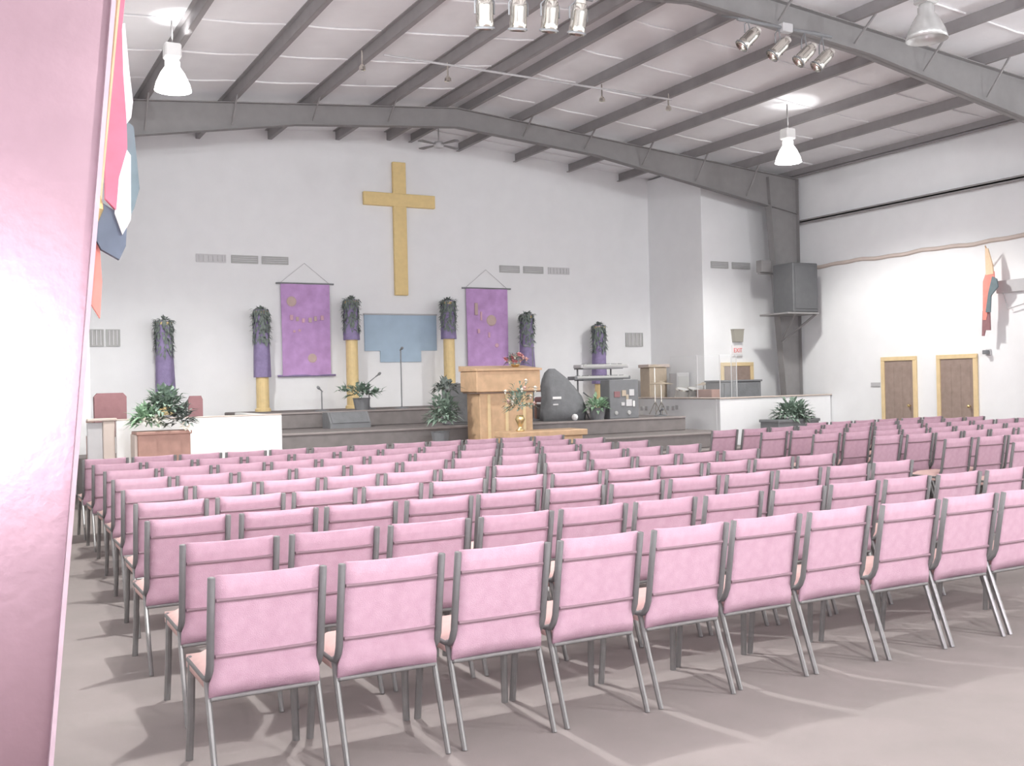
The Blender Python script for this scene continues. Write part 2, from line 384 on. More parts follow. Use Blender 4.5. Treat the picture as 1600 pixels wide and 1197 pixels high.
# ------------------------------------------------------------------ chairs
def arc_pts(p): return p
def bow(x, hw): return .018*(1-(x/hw)**2)                # backs are slightly hollow
def make_chair():
    t = thing('padded_chair', '', 'chair')
    # backrest pad: front/back grids, reclined, slightly bowed
    hw, z0, z1, th = .236, .415, .965, .045
    def yrec(z): return .085*(.96-z)/.50
    NX, NZ = 8, 9; mb = MB(); vs = []; fs = []
    for side in (0, 1):
        for j in range(NZ+1):
            v = j/NZ; z = z0+(z1-z0)*v
            for i in range(NX+1):
                u = -1+2*i/NX; x = u*(hw+.018*max(0, min(1, (.53-z)/.06)))
                e = 1-max(abs(u)**8, abs(2*v-1)**10)*.75
                yb_ = yrec(z)+bow(x, hw)
                zz = z + (.010*(u*u) if j == NZ else 0)
                vs.append((x, yb_ - .010*e + .006 if side == 0 else yb_+th*(.35+.65*e), zz))
    n = (NX+1)*(NZ+1)
    for j in range(NZ):
        for i in range(NX):
            a = j*(NX+1)+i
            fs.append((a, a+1, a+NX+2, a+NX+1)); fs.append((n+a, n+a+NX+1, n+a+NX+2, n+a+1))
    for i in range(NX):
        fs.append((i+1, i, n+i, n+i+1)); a = NZ*(NX+1)+i; fs.append((a, a+1, n+a+1, n+a))
    for j in range(NZ):
        a = j*(NX+1); fs.append((a, a+NX+1, n+a+NX+1, n+a)); a += NX; fs.append((a+NX+1, a, n+a, n+a+NX+1))
    mb.add(vs, fs)
    back = obj('backrest', mb, 'fabric', t, smooth=True)
    for zc in (.862, .605):
        pts = []
        for i in range(9):
            x = -hw+.004+2*(hw-.004)*i/8; pts.append((x, yrec(zc)+bow(x, hw)-.004, zc-.006*(1-(x/hw)**2)))
        obj('seam', MB().tube(pts, .0095, 6), 'piping', back)
    # seat cushion
    NX, NY = 6, 5; mb = MB(); vs = []; fs = []
    y0, y1 = .145, .58
    for side in (0, 1):
        for j in range(NY+1):
            v = j/NY; yy = y0+(y1-y0)*v
            for i in range(NX+1):
                u = -1+2*i/NX; x = u*.262
                e = 1-max(abs(u)**6, abs(2*v-1)**8)*.8
                vs.append((x, yy, .445 if side == 0 else .495+.05*e))
    n = (NX+1)*(NY+1)
    for j in range(NY):
        for i in range(NX):
            a = j*(NX+1)+i
            fs.append((a, a+NX+1, a+NX+2, a+1)); fs.append((n+a, n+a+1, n+a+NX+2, n+a+NX+1))
    for i in range(NX):
        fs.append((i, i+1, n+i+1, n+i)); a = NY*(NX+1)+i; fs.append((a+1, a, n+a, n+a+1))
    for j in range(NY):
        a = j*(NX+1); fs.append((a+NX+1, a, n+a, n+a+NX+1)); a += NX; fs.append((a, a+NX+1, n+a+NX+1, n+a))
    mb.add(vs, fs); obj('seat', mb, 'seat_fabric', t, smooth=True)
    obj('seat_rail', MB().cbox(-.25, .25, .085, .115, .398, .416, .006), 'leg_metal', t)
    for s in (-1, 1):
        x = s*.253
        path = [(x, yrec(.968)-.002, .968), (x, yrec(.75), .75), (x, yrec(.57), .57), (x, .088, .525), (x, .115, .498), (x, .16, .488), (x, .54, .49)]
        obj('back_tube', MB().tube(path, .0175, 8, ry=.0175), 'tube', t, smooth=True)
        obj('leg', MB().tube([(x, .15, .485), (x, .06, .24), (x, -.03, .0)], [.014,.014,.013], 8, ry=.018), 'leg_metal', t)
        obj('leg', MB().tube([(x*.985, .51, .49), (x*1.01, .53, .20), (x*1.045, .545, 0)], .019, 8, ry=.018), 'leg_metal', t)
    return t
CH = make_chair(); first = [True]
rown = ['nearest','second','third','fourth','fifth','sixth','seventh','eighth','ninth']
def put_chair(x, y, label, group):
    rz = math.radians(random.uniform(-.8, .8)); loc = (x+random.uniform(-.005,.005), y+random.uniform(-.02,.02), FZ)
    if first[0]:
        first[0] = False; CH.location = loc; CH.rotation_euler = (0,0,rz); CH['label'] = label; CH['group'] = group
    else: copy_tree(CH, loc, rz, label, group)
ROWS = [(1.23,.591,4.60,11),(1.31,.591,5.68,12),(1.31,.585,6.81,12),(1.40,.586,7.90,12),(1.46,.577,9.02,12),(1.53,.580,10.18,12),(1.59,.577,11.30,12),(1.60,.575,12.36,12),(1.60,.572,13.42,12)]
for r, (x0, dx, yy, n) in enumerate(ROWS):
    for k in range(n):
        put_chair(x0+dx*k, yy, 'mauve padded chair, %s from the left in the %s row of the large left block' % (ordn[k], rown[r]), 'mauve chairs of the left block')
RR = [(10.98,.585,7.70,2),(11.0,.585,8.63,4),(10.9,.585,9.65,6),(10.76,.585,10.6,9),(10.65,.585,11.55,11),(10.53,.585,12.50,11),(13.10,.585,13.15,6)]
for r, (x0, dx, yy, n) in enumerate(RR):
    for k in range(n):
        put_chair(x0+dx*k, yy, 'mauve padded chair, %s from the aisle in the %s row of the right block' % (ordn[k], rown[r]), 'mauve chairs of the right block')

# ------------------------------------------------------------------ stage platform
t = thing('stage_platform', 'dark carpeted stepped stage platform below the cross', 'stage', (9.0, 18.5, 0))
def sbox(name, x0, x1, y0, y1, z0, z1, m='stage'):
    o = obj(name, MB().cbox(x0-9, x1-9, y0-18.5, y1-18.5, z0, z1, .015), m, t)
    obj('nosing', MB().cbox(x0-9+.01, x1-9-.01, y0-18.5-.02, y0-18.5+.05, z1-.035, z1+.004, .008), 'stage_edge', o)
sbox('step', 4.85, 14.1, 15.75, YB-.01, FZ, .30); sbox('step', 4.85, 13.80, 16.15, YB-.01, .30, .60)
sbox('step', 4.85, 13.50, 17.30, YB-.01, .60, .89); sbox('choir_riser', 4.85, 11.3, 19.20, YB-.01, .89, 1.20)
# ------------------------------------------------------------------ low walls either side
t = thing('low_wall', 'white low wall with wood cap around the musicians area at the right', 'partition', (14.6, 17.5, 0))
obj('front_panel', MB().cbox(0, 3.28, 0, .12, FZ, 1.22, .01), 'wall', t)
obj('side_panel', MB().cbox(0, .12, .12, 3.84, FZ, 1.22, .01), 'wall', t)
obj('cap', MB().cbox(-.03, 3.30, -.03, .15, 1.22, 1.25, .008), 'beige', t)
obj('cap', MB().cbox(-.03, .15, .15, 3.84, 1.22, 1.25, .008), 'beige', t)
for y_, z_ in ((20.9,.98),(20.74,.98),(20.58,.98),(20.40,.98),(20.21,.985),(19.55,1.0),(19.36,1.0),(19.16,1.0),(19.02,1.02)):
    obj('jack_plate', MB().cbox(-.012, 0, y_-17.5-.05, y_-17.5+.05, z_-.05, z_+.05, .004), 'grey', t)
t = thing('low_wall', 'bright white low wall in front of the stage at the left, behind the planter', 'partition', (2.14, 16.5, 0))
obj('front_panel', MB().cbox(0, 2.53, 0, .14, FZ, 1.24, .01), 'white', t)
obj('side_panel', MB().cbox(2.41, 2.53, .14, 2.7, FZ, 1.24, .01), 'white', t)
obj('cap', MB().cbox(0, 2.53, .0, .16, 1.24, 1.26, .006), 'beige', t)
t = thing('wing_panel', 'beige and grey narrow side panel left of the bright low wall', 'partition', (1.76, 16.6, 0))
obj('post', MB().cbox(.20, .37, 0, .12, FZ, 1.24, .01), 'beige', t)
obj('board', MB().cbox(-.02, .20, .03, .10, FZ, 1.22, .01), 'grey', t)
obj('rail', MB().cbox(-.02, .40, -.02, .13, 1.24, 1.28, .008), 'beige', t)

# ------------------------------------------------------------------ back wall: cross, banners, blue panel, vents
YW = YB
t = thing('wall_cross', 'large tan wooden cross mounted high on the back wall', 'cross', (8.79, YW, 3.67))
obj('upright', MB().cbox(-.155, .155, -.09, 0, 0, 2.96, .012), 'cross', t)
obj('crossbar', MB().cbox(-.85, .85, -.10, 0, 1.97, 2.26, .012), 'cross', t)
def banner(x0, x1, label, marks):
    xc = (x0+x1)/2; hw = (x1-x0)/2
    t = thing('hanging_banner', label, 'banner', (xc, YW-.03, 1.93), 0, 'purple banners beside the cross')
    n = 10; mb = MB(); vs = []; fs = []
    for side in (0, .012):
        for j in range(9):
            for i in range(n+1):
                u = -1+2*i/n; vs.append((u*hw*(1-.012*math.sin(j/8*math.pi)), -.03-.012*math.sin(u*5+j*.5)-side, 1.93*j/8))
    N = 9*(n+1)
    for j in range(8):
        for i in range(n):
            a = j*(n+1)+i; fs.append((a, a+n+1, a+n+2, a+1)); fs.append((N+a, N+a+1, N+a+n+2, N+a+n+1))
    c = obj('cloth', mb.add(vs, fs), 'purple', t, smooth=True)
    for z, r in ((1.945, .018), (-.005, .022)):
        obj('rod', MB().tube([(-hw-.10, -.03, z), (hw+.10, -.03, z)], r, 8), 'black' if z > 1 else 'purple_dark', t)
    obj('cord', MB().tube([(-hw, -.02, 1.955), (0, -.008, 2.38), (hw, -.02, 1.955)], .006, 5), 'grey', t)
    for (u, v, w_, h_, mm) in marks:
        mk = MB().cbox(u*hw-w_/2, u*hw+w_/2, -.066, -.053, v-h_/2, v+h_/2, .004) if w_ < .09 else MB().lathe([(w_/2, 0), (w_/2*.8, .008)], c=(u*hw, -.052, v), axis=(0,-1,0), n=12)
        obj('applique', mk, mm, c)
banner(6.06, 7.12, 'purple wall banner left of the cross with gold emblem and letter row',
       [(-.58,1.56,.22,.2,'banner_gold'),(-.60,1.22,.07,.11,'banner_pink'),(-.36,1.19,.06,.09,'banner_gold'),(-.12,1.16,.06,.09,'banner_pink'),(.16,1.17,.07,.1,'banner_gold'),(.38,1.20,.06,.1,'banner_gold'),(.66,1.22,.07,.1,'banner_pink'),(-.5,.93,.05,.05,'banner_pink'),(-.28,.95,.05,.05,'banner_pink'),(.22,.36,.2,.16,'banner_gold')])
banner(10.38, 11.45, 'purple wall banner right of the cross, partly behind the pulpit flowers',
       [(-.55,1.46,.08,.28,'banner_gold'),(.18,1.20,.26,.3,'banner_gold'),(-.32,1.3,.05,.2,'banner_pink'),(-.45,.95,.06,.1,'banner_pink'),(.05,.86,.05,.12,'banner_pink'),(.42,.62,.10,.25,'banner_pink')])
bp = MB().prism([(-.86,.55),(-.86,-.24),(-.50,-.24),(-.50,-.49),(.47,-.49),(.47,-.24),(.86,-.24),(.86,.55)], -.035, 0)
t = thing('stepped_screen', 'grey blue stepped wall panel hanging below the cross', 'panel', (8.77, YW, 2.68))
obj('screen', bp, 'bluepanel', t); obj('top_rail', MB().cbox(-.88,.88,-.05,0,.55,.585,.008), 'grey', t)
def vent(x0, x1, z0, z1, y, label, n, vertical=False, m='vent'):
    t = thing('wall_vent', label, 'vent', ((x0+x1)/2, y, z0), 0, 'wall vents')
    w_, h_ = (x1-x0)/2, z1-z0
    obj('backing', MB().cbox(-w_, w_, -.02, 0, 0, h_, .003), m, t)
    fr = MB(); e = .02
    fr.box(-w_, w_, -.035, -.02, 0, e); fr.box(-w_, w_, -.035, -.02, h_-e, h_); fr.box(-w_, -w_+e, -.035, -.02, e, h_-e); fr.box(w_-e, w_, -.035, -.02, e, h_-e)
    obj('rim', fr, m, t)
    for k in range(n):
        f = (k+.5)/n
        if vertical: s_ = MB().cbox(-w_+e+2*(w_-e)*f-.012, -w_+e+2*(w_-e)*f+.012, -.045, -.02, e, h_-e, .003)
        else: s_ = MB().cbox(-w_+e, w_-e, -.045, -.02, e+(h_-2*e)*f-.008, e+(h_-2*e)*f+.008, .003)
        obj('louvre', s_, 'vent_light', t)
vent(4.35, 4.95, 4.265, 4.43, YW, 'pale slatted wall vent, leftmost of three left of the cross', 6, True, 'vent_light')
vent(5.06, 5.61, 4.265, 4.43, YW, 'grey wall vent, middle of three left of the cross', 3)
vent(5.69, 6.25, 4.265, 4.43, YW, 'grey wall vent nearest the cross on its left', 3)
vent(11.29, 11.82, 4.265, 4.43, YW, 'grey wall vent nearest the cross on its right', 3)
vent(11.93, 12.47, 4.265, 4.43, YW, 'grey wall vent, middle of three right of the cross', 3)
vent(12.61, 13.20, 4.265, 4.43, YW, 'pale slatted wall vent, rightmost of three right of the cross', 6, True, 'vent_light')
vent(2.30, 2.57, 2.56, 2.89, YW, 'small square wall vent at far left, left one of the pair', 3, True)
vent(2.61, 2.87, 2.56, 2.89, YW, 'small square wall vent at far left, right one of the pair', 3, True)
vent(14.82, 15.34, 2.51, 2.86, YW, 'square slatted vent on the back wall beside the closet corner', 4, True)
vent(15.85, 16.37, 4.29, 4.45, VY, 'wall vent above the exit door, left one of the pair', 3)
vent(16.49, 17.05, 4.29, 4.45, VY, 'wall vent above the exit door, right one of the pair', 3)

# ------------------------------------------------------------------ gold pillars with purple drapes and greenery
def pillar(x, ztop, zdr, label, drape_low=None, yy=20.9, zb=1.20):
    t = thing('draped_pillar', label, 'pillar', (x, yy, zb), 0, 'draped pillars along the back wall')
    h = ztop-zb-.05
    obj('shaft', MB().lathe([(.16,0),(.16,.05),(.13,.08),(.125,h-.08),(.15,h-.05),(.15,h)], n=18), 'gold', t, smooth=False)
    mb = MB(); vs = []; fs = []; n = 22; zl = zdr-zb
    for j in range(7):
        v = j/6; z = h+.02+(zl-h-.02)*v
        for k in range(n):
            a = 2*math.pi*k/n; r = .142+.026*v+.014*math.sin(a*5+v*2)*(0.3+v)
            if drape_low: r *= 1+.10*v
            vs.append((math.cos(a)*r, math.sin(a)*r, z))
    for j in range(6):
        for k in range(n): fs.append((j*n+k, (j+1)*n+k, (j+1)*n+(k+1) % n, j*n+(k+1) % n))
    fs.append(tuple(range(n)))
    obj('drape', mb.add(vs, fs), 'purple_dark', t, smooth=True)
    fo = MB()
    for k in range(420):
        z = h+.05-random.random()**1.2*(.66); a = random.uniform(0, 2*math.pi)
        rr = .13+.03*random.random()
        fo.leaf((math.cos(a)*rr, math.sin(a)*rr, z), (math.cos(a)*.22, math.sin(a)*.22, random.uniform(-1.2,.1)), random.uniform(.07,.12), .05, .25)
    fo.clump((0,0,h+.02), (.11,.11,.07), 60, .09, .05)
    o = obj('greenery', fo, 'leaf_dark', t); o['kind'] = 'stuff'
pillar(3.62, 3.06, 1.55, 'pillar draped fully in purple behind the plant at the left', True)
pillar(5.53, 3.30, 1.90, 'gold pillar with purple drape left of the left banner')
pillar(7.46, 3.54, 2.66, 'gold pillar with purple drape between left banner and blue panel')
pillar(9.74, 3.56, 2.68, 'gold pillar with purple drape between blue panel and right banner')
pillar(11.74, 3.27, 1.90, 'purple draped pillar just right of the right banner', True, zb=.89)
pillar(13.74, 3.03, 1.60, 'purple draped pillar behind the keyboards', True, zb=.60)

# ------------------------------------------------------------------ pulpit, communion table, flowers
t = thing('pulpit', 'wide oak pulpit with overhanging top standing centre stage', 'pulpit', (8.78, 16.62, .60))
obj('body', MB().cbox(-.56, .52, -.22, .30, .05, .92, .012), 'oak', t)
obj('base', MB().cbox(-.60, .56, -.27, .34, 0, .06, .01), 'oak', t)
obj('upper_box', MB().cbox(-.66, .64, -.32, .36, .92, 1.30, .015), 'oak', t)
obj('slanted_top', MB().prism([(-.35,1.30),(.38,1.30),(.38,1.40),(-.35,1.335)], -.68, .66, 'x'), 'oak', t)
obj('moulding', MB().cbox(-.63, .60, -.26, .32, .895, .92, .006), 'door', t)
for s in (-.38, -.02, .34): obj('corner_strip', MB().cbox(s-.03, s+.03, -.235, -.22, .08, .88, .005), 'oak_trim', t)
t = thing('communion_table', 'long oak communion table in front of the pulpit', 'table', (8.78, 15.2, 0))
obj('tabletop', MB().cbox(-.75, .76, -.28, .30, .76, .86, .012), 'oak', t)
obj('apron', MB().cbox(-.68, .69, -.22, .24, .62, .76, .006), 'oak', t)
for sx in (-.64, .64):
    for sy in (-.18, .20): obj('leg', MB().cbox(sx-.045, sx+.045, sy-.045, sy+.045, FZ, .62, .008), 'oak', t)
def bouquet(name, label, loc, vase, rad, nl, petals, zc, leafm='leaf'):
    t = thing(name, label, 'flowers', loc)
    obj('vase', MB().lathe(vase, n=16), 'brass', t, smooth=True)
    o = obj('foliage', MB().clump((0,0,zc), rad, nl, .15, .045), leafm, t); o['kind'] = 'stuff'
    for pm, k in petals:
        for i in range(k):
            a = random.uniform(0, 2*math.pi); r = random.uniform(.3,1); zz = random.uniform(-.1,1)
            c = (math.cos(a)*rad[0]*r, math.sin(a)*rad[1]*r-.04, zc+rad[2]*zz)
            b = MB()
            for q in range(5):
                d = (math.cos(q*1.26)*.8, math.sin(q*1.26)*.8-.4, .6); b.leaf(c, d, .085, .05, .1)
            b.lathe([(.008,-.02),(.018,0),(.006,.02)], c=c, n=6)
            obj('blossom', b, pm, t)
bouquet('flower_vase', 'tall white and green flower arrangement in a brass vase on the communion table', (8.37, 15.2, .86),
        [(.07,0),(.075,.02),(.03,.05),(.035,.09),(.085,.2),(.06,.26),(.055,.27)], (.28,.22,.42), 130, [('petal_white', 12), ('petal_pink', 4)], .42)
bouquet('flower_bowl', 'low red and pink flower arrangement on top of the pulpit', (9.08, 16.62, 1.965),
        [(.05,0),(.08,.03),(.09,.06)], (.22,.16,.14), 50, [('petal_red', 14), ('petal_pink', 6), ('petal_white', 3)], .08, 'leaf_dark')

# ------------------------------------------------------------------ plants
def plant(name, label, loc, pot, clumps, m, cat='plant', potm='black', L=.2, wd=.07, grp=None):
    t = thing(name, label, cat, loc, 0, grp)
    if pot: obj('pot', pot, potm, t)
    for c, rad, n, mm in clumps:
        o = obj('foliage', MB().clump(c, rad, n, L, wd), mm or m, t); o['kind'] = 'stuff'
    return t
pot = MB().lathe([(.13,0),(.17,.22),(.18,.24),(.16,.24),(.15,.20)], n=16)
plant('potted_plant', 'spreading grey green potted plant on the stage below the cross', (7.12, 19.45, 1.20), pot, [((0,0,.32),(.30,.22,.20),110,None),((-.32,0,.36),(.14,.1,.06),14,None),((.3,0,.30),(.12,.1,.05),12,None)], 'leaf')
plant('potted_plant', 'tall bushy plant standing left of the pulpit', (7.60, 16.75, .60), pot, [((.06,0,.50),(.30,.24,.42),230,None),((.14,0,.98),(.2,.16,.14),60,'leaf_dark')], 'leaf')
plant('potted_plant', 'small green plant on the stage right of the dark covered equipment', (11.40, 17.46, .89), pot, [((0,0,.22),(.22,.2,.22),100,'leaf_bright')], 'leaf_bright')
t = plant('planter', 'red brown wooden planter box full of greenery at the left', (2.68, 15.85, 0), None, [((-.20,0,1.22),(.22,.2,.22),150,'leaf_bright'),((.06,0,1.40),(.26,.2,.34),220,None),((.28,0,1.22),(.16,.2,.22),80,'leaf_dark')], 'leaf')
obj('box', MB().cbox(-.37, .37, -.22, .22, FZ, 1.08, .012), 'brown', t)
obj('rim', MB().cbox(-.39, .39, -.24, .24, 1.04, 1.09, .008), 'brown', t)
obj('side_strip', MB().cbox(-.41, -.372, -.20, .20, FZ, 1.05, .005), 'beige', t)
for i in range(5):
    c = (random.uniform(-.3,.35), -.22, random.uniform(1.1,1.35)); b = MB()
    for q in range(5): b.leaf(c, (math.cos(q*1.26)*.8, -.5, math.sin(q*1.26)*.8), .08, .05, .1)
    obj('blossom', b, 'petal_white', t)
t = plant('planter', 'round bushy shrub in a dark planter before the right low wall', (15.92, 16.75, 0), None, [((.05,0,.80),(.52,.34,.40),420,None)], 'leaf', L=.2)
obj('box', MB().cbox(-.62, .55, -.28, .28, FZ, .74, .012), 'black', t)
obj('rim', MB().cbox(-.64, .57, -.30, .30, .70, .76, .008), 'black', t)

# ------------------------------------------------------------------ pulpit chairs behind the left wall
def high_chair(x, y, z, w_, label, m, h=.85, rz=0):
    t = thing('pulpit_chair', label, 'chair', (x, y, z), rz)
    obj('seat', MB().cbox(-w_, w_, -.02, .48, .36, .47, .03), m, t)
    obj('backrest', MB().prism([(-w_,.40),(w_,.40),(w_*1.02,h-.06),(w_*.8,h),(-w_*.8,h),(-w_*1.02,h-.06)], -.07, .02), m, t)
    for sx in (-1, 1):
        obj('armrest', MB().cbox(sx*w_-.03, sx*w_+.03, 0, .42, .58, .64, .015), 'brown', t)
        for yy in (.0, .42): obj('leg', MB().cbox(sx*w_-.025, sx*w_+.025, yy-.025, yy+.025, 0, .38, .005), 'brown', t)
high_chair(2.16, 17.4, .60, .24, 'maroon pulpit chair showing above the wall at far left', 'maroon', 1.06, .12)
high_chair(3.50, 17.5, .60, .11, 'narrow dark chair back beside the left planter greenery', 'maroon', .98)
t = thing('side_platform', 'low carpeted platform behind the bright left wall', 'stage', (2.2, 17.9, 0))
obj('deck', MB().cbox(-.42, 2.33, -1.24, 1.30, .52, .60, .01), 'stage', t); obj('skirt', MB().cbox(-.38, 2.30, -1.2, 1.28, FZ, .52, .01), 'stage', t)
high_chair(11.02, 18.55, .89, .20, 'maroon pulpit chair behind the dark covered equipment', 'maroon', .82)

# ------------------------------------------------------------------ stage equipment
def mic_stand(x, y, z, h, label, boom=None):
    t = thing('microphone_stand', label, 'microphone stand', (x, y, z))
    obj('base', MB().lathe([(.14,0),(.14,.015),(.03,.035),(.015,.05)], n=16), 'black', t)
    obj('pole', MB().tube([(0,0,.04),(0,0,h)], .012, 6), 'black', t)
    e = Vector(boom or (0, -.06, .02)); top = Vector((0,0,h))
    if boom: obj('boom', MB().tube([top-e*.25, top+e], .010, 6), 'black', t)
    mp = top+e; dd = e.normalized()
    obj('microphone', MB().lathe([(.010,-.10),(.016,-.02),(.028,0),(.030,.03),(.018,.055)], c=mp, axis=dd, n=10), 'black', t, smooth=True)
mic_stand(8.0, 19.5, 1.20, 1.20, 'straight microphone stand in front of the blue wall panel')
mic_stand(10.46, 18.4, .89, 1.50, 'tall microphone stand right of the pulpit with short boom', (-.16, 0, .03))
mic_stand(7.45, 19.9, 1.20, .55, 'low boom microphone stand rising from the spreading plant', (.22, 0, .16))
mic_stand(6.32, 19.5, 1.20, .40, 'short microphone stand on the stage below the left banner', (-.05, 0, .05))
mic_stand(13.3, 17.9, .89, .12, 'small tabletop microphone on the stage right end')
t = thing('stage_monitor', 'dark wedge stage monitor speaker below the left banner', 'speaker', (6.56, 18.75, .89))
obj('cabinet', MB().prism([(-.22,0),(.25,0),(.25,.30),(-.05,.30),(-.22,.10)], -.40, .40, 'x'), 'black', t)
obj('grille', MB().prism([(-.235,.105),(-.065,.305),(-.05,.30),(-.22,.10)], -.36, .36, 'x'), 'blackcloth', t)
t = thing('stage_speaker', 'dark box speaker standing behind the plant left of the pulpit', 'speaker', (8.55, 18.1, .89))
obj('cabinet', MB().cbox(-.22, .22, -.18, .18, 0, .80, .015), 'black', t)
obj('grille', MB().cbox(-.19, .19, -.195, -.18, .05, .75, .006), 'blackcloth', t)
# dark covered equipment
t = thing('covered_equipment', 'dark cloth covered equipment peaked like a tent right of the pulpit', 'equipment', (10.82, 17.85, .89))
secs = [(-.46,.46,-.25,.25,0),(-.48,.50,-.27,.27,.22),(-.46,.40,-.22,.22,.48),(-.46,.22,-.18,.18,.70),(-.43,.06,-.16,.16,.84),(-.38,-.08,-.10,.10,.97),(-.30,-.18,-.05,.05,1.05)]
vs = []; fs = []; n = 20
for j, (xa, xb, ya, yb_, z) in enumerate(secs):
    for k in range(n):
        a = 2*math.pi*k/n; c_, s_ = math.cos(a), math.sin(a)
        q = 1/max(abs(c_), abs(s_))**.6; f = 1+.06*math.sin(a*6+j*1.3)+.04*math.sin(a*11+j*2.1)
        vs.append(((xa+xb)/2+(xb-xa)/2*c_*q*f, (ya+yb_)/2+(yb_-ya)/2*s_*q*f, z))
for j in range(len(secs)-1):
    for k in range(n): fs.append((j*n+k, j*n+(k+1) % n, (j+1)*n+(k+1) % n, (j+1)*n+k))
fs.append(tuple((len(secs)-1)*n+k for k in range(n))); fs.append(tuple(range(n-1,-1,-1)))
obj('cloth', MB().add(vs, fs), 'blackcloth', t, smooth=True)
obj('label_strip', MB().cbox(-.44, -.24, -.36, -.345, .44, .49, .004), 'white', t)
obj('label_strip', MB().cbox(-.44, -.32, -.37, -.355, .32, .35, .004), 'vent_light', t)
t = thing('globe_light', 'small white globe sitting before the dark covered equipment', 'globe', (10.80, 17.36, .89))
obj('globe', MB().lathe([(.012,.0)]+[(.065*math.sin(math.pi*k/10), .075-.065*math.cos(math.pi*k/10)) for k in range(1,10)]+[(.004,.14)], n=16), 'stonewhite', t, smooth=True)
obj('foot', MB().lathe([(.05,0),(.05,.012),(.02,.02)], n=12), 'black', t)
# keyboards on a stand
t = thing('keyboard_stand', 'two tier dark keyboard stand at the right of the stage', 'stand', (11.95, 18.2, .89))
for s in (-1, 1):
    obj('leg', MB().tube([(s*.42,-.25,0),(s*.42,.19,.45)], .018, 6), 'black', t); obj('leg', MB().tube([(s*.42,.19,0),(s*.42,.19,1.05)], .018, 6), 'black', t)
obj('brace', MB().tube([(-.42,-.02,.55),(-.08,-.05,.30)], .014, 6), 'black', t)
for z in (.79, 1.03): obj('tier', MB().cbox(-.50, .50, -.16, .20, z, z+.018, .004), 'black', t)
def keyboard(x, y, z, L, label, m):
    t = thing('keyboard', label, 'keyboard', (x, y, z))
    obj('case', MB().cbox(-L/2, L/2, -.15, .15, 0, .075, .012), m, t)
    obj('keybed', MB().cbox(-L/2+.06, L/2-.06, -.16, -.02, .03, .078, .004), 'vent', t)
    n = 24
    bk = MB()
    for i in range(n):
        if i % 7 in (2, 6): continue
        x_ = -L/2+.08+(L-.16)*(i+.5)/n; bk.box(x_-.010, x_+.010, -.10, -.025, .082, .092)
    obj('black_keys', bk, 'black', t)['kind'] = 'stuff'
keyboard(12.0, 18.2, .89+1.05, 1.20, 'upper keyboard on the two tier stand', 'grey')
keyboard(11.93, 18.17, .89+.81, 1.40, 'lower keyboard on the two tier stand', 'black')
t = thing('music_stool', 'small dark stool with crossed legs beside the keyboard stand', 'stool', (11.22, 18.3, .89))
obj('seat', MB().cbox(-.20,.20,-.14,.14,.50,.57,.02), 'black', t)
for s in (-1, 1): obj('leg', MB().tube([(-.16,s*.1,.02),(.16,s*.1,.5)], .014, 6), 'black', t); obj('leg', MB().tube([(.16,s*.1,.02),(-.16,s*.1,.5)], .014, 6), 'black', t)
t = thing('equipment_rack', 'dark equipment rack with pale pictures on its front below the keyboards', 'rack', (12.08, 17.62, .89))
obj('cabinet', MB().cbox(-.37, .35, -.15, .20, 0, .80, .012), 'black', t)
for (x, z, w_, h_, mm) in ((-.02,.52,.10,.12,'amp_beige'),(.17,.53,.12,.13,'vent_light'),(.06,.44,.06,.10,'amp_beige'),(-.05,.30,.08,.07,'vent_light'),(.10,.32,.14,.14,'vent_light'),(.22,.30,.05,.12,'white'),(-.19,.50,.14,.12,'maroon')):
    obj('picture', MB().cbox(x-w_/2, x+w_/2, -.165, -.148, z-h_/2, z+h_/2, .003), mm, t)
for x in (-.22, .10): obj('knob', MB().lathe([(.045,0),(.04,.02),(.01,.024)], c=(x,-.15,.12), axis=(0,-1,0), n=12), 'vent', t)
# musicians area behind the right low wall
t = thing('band_platform', 'carpeted platform inside the right low wall', 'stage', (16.2, 19.0, 0))
obj('deck', MB().prism([(-1.45,-1.36),(1.02,-1.36),(1.02,.22),(-.62,.22),(-.62,2.33),(-1.45,2.33)], .42, .50, 'z'), 'stage', t)
obj('skirt', MB().prism([(-1.43,-1.34),(1.00,-1.34),(1.00,.20),(-.64,.20),(-.64,2.31),(-1.43,2.31)], FZ, .42, 'z'), 'stage', t)
t = thing('upright_piano', 'dark upright piano behind the right low wall', 'piano', (15.78, 18.35, .50))
obj('case', MB().cbox(-.48, .72, -.05, .50, 0, 1.08, .015), 'black', t)
obj('lid', MB().cbox(-.50, .74, -.08, .52, 1.08, 1.12, .01), 'black', t)
obj('key_shelf', MB().cbox(-.75, -.48, -.05, .50, .60, .92, .012), 'brown', t)
obj('music_desk', MB().cbox(-.40, .62, -.085, -.05, .70, 1.05, .006), 'blackcloth', t)
def drum(name, label, x, y, z, r, h, axis, m):
    t = thing(name, label, 'drum', (x, y, z), 0, 'drum kit')
    obj('shell', MB().lathe([(r,0),(r,h)], axis=axis, n=20), m, t, smooth=False)
    for hh in (-.01, h-.02): obj('hoop', MB().lathe([(r+.012,hh),(r+.012,hh+.03),(r-.01,hh+.03),(r-.01,hh)], axis=axis, n=20, closed=False), 'chrome', t)
    obj('drumhead', MB().lathe([(r-.012,h+.001),(.01,h+.004)], axis=axis, n=20), 'white', t)
    if name == 'snare_drum':
        for a in (0, 2.1, 4.2): obj('leg', MB().tube([(math.cos(a)*.05,math.sin(a)*.05,0),(math.cos(a)*.20,math.sin(a)*.20,.50-z)], .010, 5), 'chrome', t)
    elif name == 'tom_drum': obj('mount', MB().tube([(0,0,.02),(0,.02,-.17)], .014, 6), 'chrome', t)
drum('bass_drum', 'chrome rimmed bass drum behind the low wall jacks', 15.22, 19.62, .80, .28, .4, (0,-1,0), 'grey')
